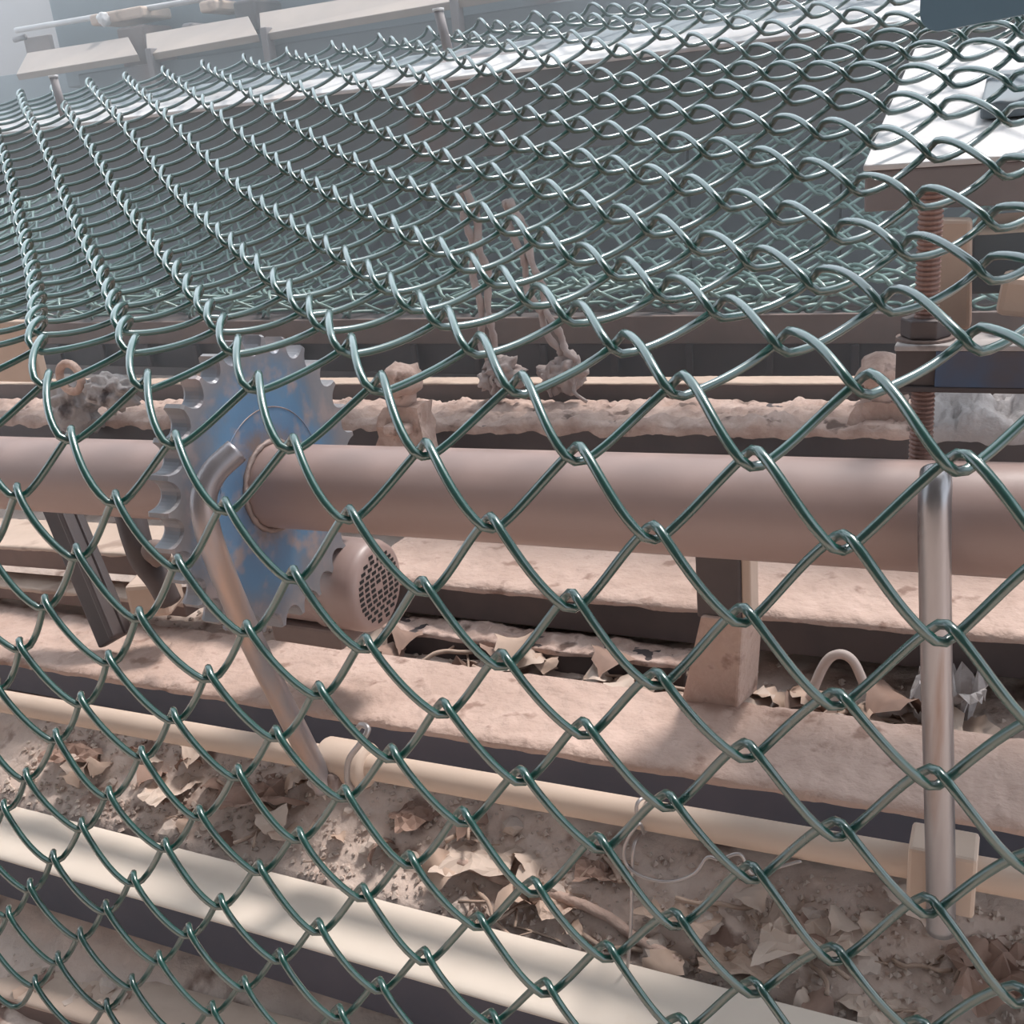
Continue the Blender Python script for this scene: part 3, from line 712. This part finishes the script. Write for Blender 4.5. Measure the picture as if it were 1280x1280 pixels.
box('front_web', (-21.8, 2, 21.25, 21.5, fz-.9, fz-.1), M_base, ch, bv=.03)
for x_ in (183, 327, 565):
    q = atY(x_, 66 if x_ == 183 else (40 if x_ == 327 else 4), 20.9)
    box('stay', (q[0]-.09, q[0]+.09, 20.95, 21.2, q[2]-1.4, q[2]+.1), M_greyface, ch, bv=.02)
# machine head above it
hd = thing('machine', (-14, 23.5, 1.5), 'blue-grey machine head with a long tie rod at the top left', 'machine')
q0 = atY(74, 62, 23.5); q1 = atY(74, 26, 23.5)
box('head_body', (q0[0], 6, 23.5, 25.5, q0[2]-1.0, q1[2]+1.0), M_base, hd, bv=.05)
ra = atY(20, 38, 22.6); rb = atY(330, -14, 22.6)
tag(tube('tie_rod', [ra, rb], .07, M_white, hd, seg=10), 'pale rod')
rc = atY(18, 50, 22.6); rd_ = atY(32, 46, 22.6)
tube('rod_handle', [rc, rd_], .07, M_greyface, hd, seg=8)
q = atY(40, 52, 22.8)
box('handle_plate', (q[0]-.2, q[0]+.75, 22.7, 22.85, q[2]-.75, q[2]+.1), M_wall, hd, bv=.03)
for (x_, y_, w_, h_, m_) in ((148, 20, 62, 26, M_tan), (170, 60, 22, 60, M_steel_brown), (310, 20, 20, 44, M_steel_dark), (236, 34, 10, 12, M_greyface), (262, 8, 18, 18, M_tan)):
    a_ = atY(x_-w_/2, y_+h_/2, 22.4); b_ = atY(x_+w_/2, y_-h_/2, 22.4)
    box('clamp_block', (a_[0], b_[0], 22.3, 23.4, min(a_[2], b_[2]), max(a_[2], b_[2])), m_, hd, bv=.06)
q = atY(130, 24, 22.2); blob('lever_knob', q, .16, M_white, hd, sub=3, amp=.3)
# low wall piece left of the machine
# ---------------------------------------------------------------- tie wire hanging on the thin pipe
tw = thing('tie_wire', atY(776, 1279, 7.2), 'thin grey wire looped on the thin pipe and dangling down', 'wire')
loop = smoothpath([atY(797, 1030, 7.5), atY(796, 1006, 7.50), atY(806, 997, 7.62), atY(814, 1004, 7.9), atY(812, 1032, 7.95), atY(800, 1044, 7.6), atY(792, 1060, 7.45), atY(790, 1100, 7.4), atY(788, 1170, 7.3), atY(781, 1230, 7.25), atY(768, 1286, 7.2)], 8)
tube('hanging_end', loop, .017, M_tie, tw, seg=7)
curl = smoothpath([atY(805, 1042, 7.55), atY(798, 1030, 7.45), atY(781, 1058, 7.4), atY(784, 1082, 7.4), atY(806, 1097, 7.35), atY(838, 1102, 7.35), atY(868, 1092, 7.35), atY(884, 1072, 7.4), atY(900, 1074, 7.4), atY(925, 1068, 7.45), atY(940, 1092, 7.45), atY(965, 1086, 7.5), atY(1002, 1076, 7.55)], 8)
tube('curled_end', curl, .017, M_tie, tw, seg=7)
h1 = smoothpath([atY(x, y, yy) for x, y, yy in ((560, 1135, 7.9), (620, 1126, 7.9), (700, 1132, 7.85), (760, 1150, 7.8), (820, 1182, 7.7), (850, 1203, 7.62))], 8)
h1 = [V(p[0], p[1], gz(p[0], p[1])+.05) for p in h1]
t = tube('hose', [p+V(0, 0, .05) for p in h1], .055, M_dustpink, None, seg=10); tag(t, 'dust-covered hose lying curved on the soil under the thin pipe', 'hose')

# ---------------------------------------------------------------- litter on the ground
def frame_at(x, y): 
    z = gz(x, y); return V(x, y, z)
def leaf_mesh(seed, L=.42, Wd=.2, curl=.16):
    r = random.Random(seed); vs = []; fs = []; nx, ny_ = 8, 4
    for i in range(nx+1):
        u = i/nx; hw = Wd*math.sin(math.pi*min(1, u*.92+.05))**.8*(1+.25*r.uniform(-1, 1))
        for j in range(ny_+1):
            v = -1+2*j/ny_
            vs.append(((u-.5)*L, v*hw, abs(v)*curl*.5*(1-.5*u)+curl*math.sin(u*3)+.03*r.uniform(-1, 1)))
    for i in range(nx):
        for j in range(ny_): fs.append((i*(ny_+1)+j, (i+1)*(ny_+1)+j, (i+1)*(ny_+1)+j+1, i*(ny_+1)+j+1))
    me = bpy.data.meshes.new('dry_leaf'); me.from_pydata([tuple(c*S for c in v) for v in vs], [], fs)
    me.materials.append(M_leafs[seed % 3]); me.polygons.foreach_set('use_smooth', [True]*len(me.polygons)); me.update(); return me
leaves = [leaf_mesh(s) for s in range(12)]
def stone_mesh(seed):
    bm = bmesh.new(); bmesh.ops.create_icosphere(bm, subdivisions=2, radius=.13*S)
    for v in bm.verts:
        n = v.co.normalized(); v.co = v.co*(1+.5*noise.noise(n*1.3+Vector((seed, 0, 0)))); v.co.z *= .7
    me = bpy.data.meshes.new('stone'); bm.to_mesh(me); bm.free(); me.materials.append(M_stone); return me
stones = [stone_mesh(s) for s in range(8)]
def twig_mesh(seed):
    r = random.Random(seed); L = r.uniform(.5, 1.2)
    pts = [((i/5-.5)*L, r.uniform(-.05, .05), r.uniform(-.02, .04)) for i in range(6)]
    vs, fs = tube_vf(smoothpath(pts, 3), .025, 6)
    o0 = len(vs); v2, f2 = tube_vf([pts[3], (pts[3][0]+.12, .14, .05), (pts[3][0]+.2, .22, .04)], .016, 5)
    vs += v2; fs += [tuple(q+o0 for q in f) for f in f2]
    me = bpy.data.meshes.new('twig'); me.from_pydata([tuple(c*S for c in v) for v in vs], [], fs); me.materials.append(M_twig)
    me.polygons.foreach_set('use_smooth', [True]*len(me.polygons)); me.update(); return me
twigs = [twig_mesh(s) for s in range(8)]
def to_px(p):
    c = M.T @ np.array(p); return 640+F*c[0]/c[2], 640+F*c[1]/c[2]
def scatter(kind, meshes, n, reg, Yr, marks, group, sizes, looks, ground, lift=.05, tilt=.5):
    """single litter pieces, each with a label of its own from its look, size and nearest landmark"""
    used = set(); tries = 0
    while len(used) < n and tries < 6000:
        tries += 1
        y = rnd.uniform(*Yr); x = rnd.uniform(*reg); p = frame_at(x, y); u, v = to_px(p)
        if not (5 < u < 1275 and 5 < v < 1275): continue
        k = rnd.randrange(len(meshes)); si = rnd.randrange(len(sizes)); sname, s0_, s1_ = sizes[si]
        mark = [m for lim, m in marks if u < lim][0]
        side_ = ground[0] if y < (Yr[0]+Yr[1])/2 else ground[1]
        lab = '%s %s %s, %s' % (sname, looks[k % len(looks)], mark, side_)
        if lab in used: continue
        used.add(lab)
        o = bpy.data.objects.new(kind, meshes[k]); COL.objects.link(o)
        s = rnd.uniform(s0_, s1_)
        o.location = W(p+V(0, 0, lift*s)); o.rotation_euler = (rnd.uniform(-tilt, tilt), rnd.uniform(-tilt, tilt), rnd.uniform(0, 6.28)); o.scale = (s, s, s)
        tag(o, lab, {'dry_leaf': 'leaf'}.get(kind, kind), group)
MA = [(250, 'left of the bent rod'), (480, 'under the pipe collar'), (640, 'left of the hose'), (800, 'around the hose'), (950, 'by the hanging tie wire'), (1125, 'left of the square sleeve'), (2000, 'right of the square sleeve')]
GA = ('towards the cream beam', 'towards the gritty beam')
MB_ = [(110, 'in the bottom left corner'), (240, 'above the tan bar'), (360, 'near the bottom edge'), (2000, 'right of the tan bar')]
GB = ('away from the cream beam', 'close to the cream beam')
MC_ = [(520, 'under the motor'), (700, 'right of the motor'), (860, 'left of the bracket foot'), (1000, 'right of the bracket foot'), (1140, 'beside the crumpled bag'), (2000, 'behind the bright rod')]
GC = ('close behind the gritty beam', 'deeper in the shadowed gap')
LK = ('tan dry leaf', 'brown dry leaf', 'pale dry leaf')
scatter('dry_leaf', leaves, 42, (-11, 1.5), (7.5, 8.45), MA, 'dry leaves below the thin pipe', (('small', .45, .75), ('large', .8, 1.15)), LK, GA)
scatter('dry_leaf', leaves, 10, (-11, -2), (4.9, 6.1), MB_, 'dry leaves before the cream beam', (('small', .5, .8),), LK, GB)
scatter('dry_leaf', leaves, 26, (-9, 1.5), (10.2, 10.6), MC_, 'dry leaves behind the gritty beam', (('small', .7, 1.0), ('large', 1.0, 1.6)), LK, GC, lift=.1)
scatter('stone', stones, 36, (-12, 1.5), (7.5, 8.45), MA, 'stones below the thin pipe', (('tiny', .2, .35), ('small', .4, .6), ('fist-like larger', .8, 1.2)), ('dusty stone',), GA, lift=.03)
scatter('stone', stones, 18, (-12, -2), (4.9, 6.2), MB_, 'stones before the cream beam', (('tiny', .2, .35), ('small', .4, .6), ('larger', .8, 1.3)), ('dusty stone',), GB, lift=.03)
scatter('twig', twigs, 22, (-9, 1.5), (7.5, 8.45), MA, 'twigs below the thin pipe', (('short', .35, .6), ('long', .8, 1.2)), ('dry twig',), GA, lift=.06, tilt=.2)
scatter('twig', twigs, 16, (-7, 1.5), (10.2, 10.6), MC_, 'twigs behind the gritty beam', (('short', .6, .9), ('long', 1.0, 1.5)), ('dry twig',), GC, lift=.12, tilt=.3)
# fine crumbs of soil nobody could count
cv, cf = [], []
for i in range(2600):
    zone = rnd.random()
    x = rnd.uniform(-12, 1.5); y = rnd.uniform(7.45, 8.6) if zone < .7 else (rnd.uniform(4.9, 6.2) if zone < .85 else rnd.uniform(10.2, 11.4))
    p = frame_at(x, y); r_ = rnd.uniform(.012, .05)
    o0 = len(cv)
    for d_ in ((1, 0, 0), (-1, 0, 0), (0, 1, 0), (0, -1, 0), (0, 0, 1), (0, 0, -1)):
        k_ = r_*rnd.uniform(.6, 1.3); cv.append((p[0]+d_[0]*k_, p[1]+d_[1]*k_, p[2]+.02+d_[2]*k_*.8))
    cf += [tuple(o0+q for q in f) for f in ((0, 2, 4), (2, 1, 4), (1, 3, 4), (3, 0, 4), (2, 0, 5), (1, 2, 5), (3, 1, 5), (0, 3, 5))]
tag(mesh('soil_crumbs', cv, cf, M_stone, kind='stuff'), 'fine dusty crumbs strewn over the soil', 'soil')

def crumple(name, c, wx, wy, hz, seed, m_, label, cat, rot=0., n=11, group=None, sharp=1.0):
    vs = []; fs = []; r = random.Random(seed*7+1)
    ca, sa = math.cos(rot), math.sin(rot)
    for i in range(n+1):
        for j in range(n+1):
            u = -1+2*i/n; v = -1+2*j/n
            if 0 < i < n: u += r.uniform(-.6, .6)/n
            if 0 < j < n: v += r.uniform(-.6, .6)/n
            ed = 1+.30*noise.noise((u*1.6, v*1.6, seed))
            x = u*wx*ed; y = v*wy*ed
            rdg = 1-abs(noise.noise(Vector((u*1.1+seed, v*1.1, seed*2.))))*2.4
            z = hz*(.55*rdg+.16*r.uniform(-1, 1)*sharp)*(1-.6*(u*u+v*v)/2)
            vs.append((c[0]+x*ca-y*sa, c[1]+x*sa+y*ca, c[2]+z))
    for i in range(n):
        for j in range(n):
            a, b, d_, e_ = i*(n+1)+j, (i+1)*(n+1)+j, (i+1)*(n+1)+j+1, i*(n+1)+j+1
            fs += [(a, b, d_), (a, d_, e_)] if r.random() < .5 else [(a, b, e_), (b, d_, e_)]
    o = mesh(name, vs, fs, m_); return tag(o, label, cat, group)
def on_soil(x, y, Y, up=.03):
    p = atY(x, y, Y); p[2] = gz(p[0], p[1])+up; return p
# crumpled pale bag behind the gritty beam at right
bgc = atY(1085, 885, 10.5)
bag = thing('crumpled_bag', bgc, 'pale crumpled plastic bag heaped behind the gritty beam', 'bag')
def crumple_part(name, parent, *a, **k):
    o = crumple(name, *a, **k)
    for kk in ('label', 'category', 'group'):
        if kk in o: del o[kk]
    mw = Vector(o.location); o.parent = parent; o.location = mw-wloc(parent)
crumple_part('bag_body', bag, bgc+V(.2, .0, -.30), .75, .35, .7, 3, M_paper, '', '')
crumple_part('bag_fold', bag, bgc+V(-.65, .05, -.30), .45, .3, .55, 8, M_paper, '', '')
tube('bag_handle', smoothpath([atY(1005, 892, 10.4), atY(1028, 835, 10.4), atY(1046, 818, 10.4), atY(1066, 826, 10.4), atY(1082, 860, 10.4)], 6), .055, M_paper, bag, seg=8)
cb2 = atY(1190, 850, 10.6)
crumple('crumpled_bag', cb2+V(0, 0, -.25), .35, .3, .8, 14, M_dustgrey, 'small grey crumpled bag in the shade behind the bright rod', 'bag', n=8)
for (x_, y_, Y_, wx, wy, hz_, sd_, mi, lab, rt) in (
    (1010, 1110, 8.1, .50, .36, .35, 5, 2, 'large crumpled pale paper on the soil left of the square sleeve', .4),
    (1262, 1140, 8.1, .45, .36, .45, 6, 1, 'dark crumpled paper on the soil at the right edge', .1),
    (850, 1095, 8.05, .34, .28, .12, 9, 0, 'flat tan cardboard on the soil beside the hanging wire', -.3),
    (600, 1060, 8.1, .42, .34, .14, 11, 2, 'pale flattened paper on the soil under the middle of the thin pipe', .2),
    (520, 1010, 8.3, .30, .2, .2, 23, 1, 'brown crumpled paper close under the thin pipe right of the collar', .9),
    (330, 1005, 8.15, .50, .30, .35, 17, 1, 'dark brown crumpled sheet below the foot of the bent rod', .5),
    (220, 990, 8.0, .40, .28, .2, 29, 2, 'pale torn sheet on the soil left of the bent rod', 1.2),
    (90, 930, 8.1, .42, .28, .25, 31, 1, 'brown torn sheet under the left end of the thin pipe', .3),
    (700, 1100, 7.85, .30, .22, .15, 37, 0, 'tan torn paper scrap beside the hose', .7),
    (930, 1180, 7.75, .38, .22, .16, 39, 0, 'tan wrinkled paper near the right end of the cream beam', 0.),
    (1110, 1230, 7.7, .34, .26, .16, 47, 2, 'pale wrinkled paper on the soil near the bottom right', .8),
    (750, 1050, 8.2, .26, .2, .2, 43, 1, 'brown paper wad right of the middle under the thin pipe', .3)):
    crumple('paper_scrap', on_soil(x_, y_, Y_), wx, wy, hz_, sd_, M_leafs[mi], lab, 'paper', rot=rt)
crumple('paper_scrap', atY(575, 838, 10.35)+V(0, 0, -.15), .55, .2, .5, 12, M_leafs[1], 'brown crumpled sheet in the gap right of the motor', 'paper', rot=.1)
crumple('paper_scrap', on_soil(300, 1240, 5.9), .3, .2, .08, 19, M_leafs[2], 'pale flat scrap on the soil under the cream beam', 'paper', rot=.5)
crumple('paper_scrap', on_soil(250, 1215, 6.2), .22, .15, .06, 53, M_leafs[2], 'small pale scrap on the soil above the tan bar', 'paper', rot=.1)
# posts that carry rails and beams
for (lab, x, Y, zt_, wx, wy, m_) in (
    ('dark upright post under the left part of the gritty beam', -11.3, 9.3, -6.9, .5, .5, M_steel_dark),
    ('dark upright post under the middle of the gritty beam', -3.2, 9.5, -6.75, .5, .4, M_steel_dark),
    ('dark upright post under the right end of the gritty beam', 2.6, 9.3, -6.65, .5, .5, M_steel_dark)):
    leg('support_post', lab, x, Y, zt_, wx, wy, m_)

# ---------------------------------------------------------------- haze box added for dusty air and lens glare over the far part
vs, fs = boxv(-50, 12, 12.4, 33.5, -8, 14)
m, t, b = nodes('dust_and_glare_haze'); t.nodes.remove(b)
vol = t.nodes.new('ShaderNodeVolumePrincipled'); vol.inputs['Density'].default_value = 0.25
vol.inputs['Color'].default_value = (.90, .96, 1.0, 1); vol.inputs['Anisotropy'].default_value = 0.35
t.links.new(vol.outputs[0], t.nodes['Material Output'].inputs['Volume'])
hz = mesh('dust_and_glare_haze', vs, fs, m, kind='stuff'); tag(hz, 'thin pale haze of dust and lens glare over the far part of the machine', 'haze')
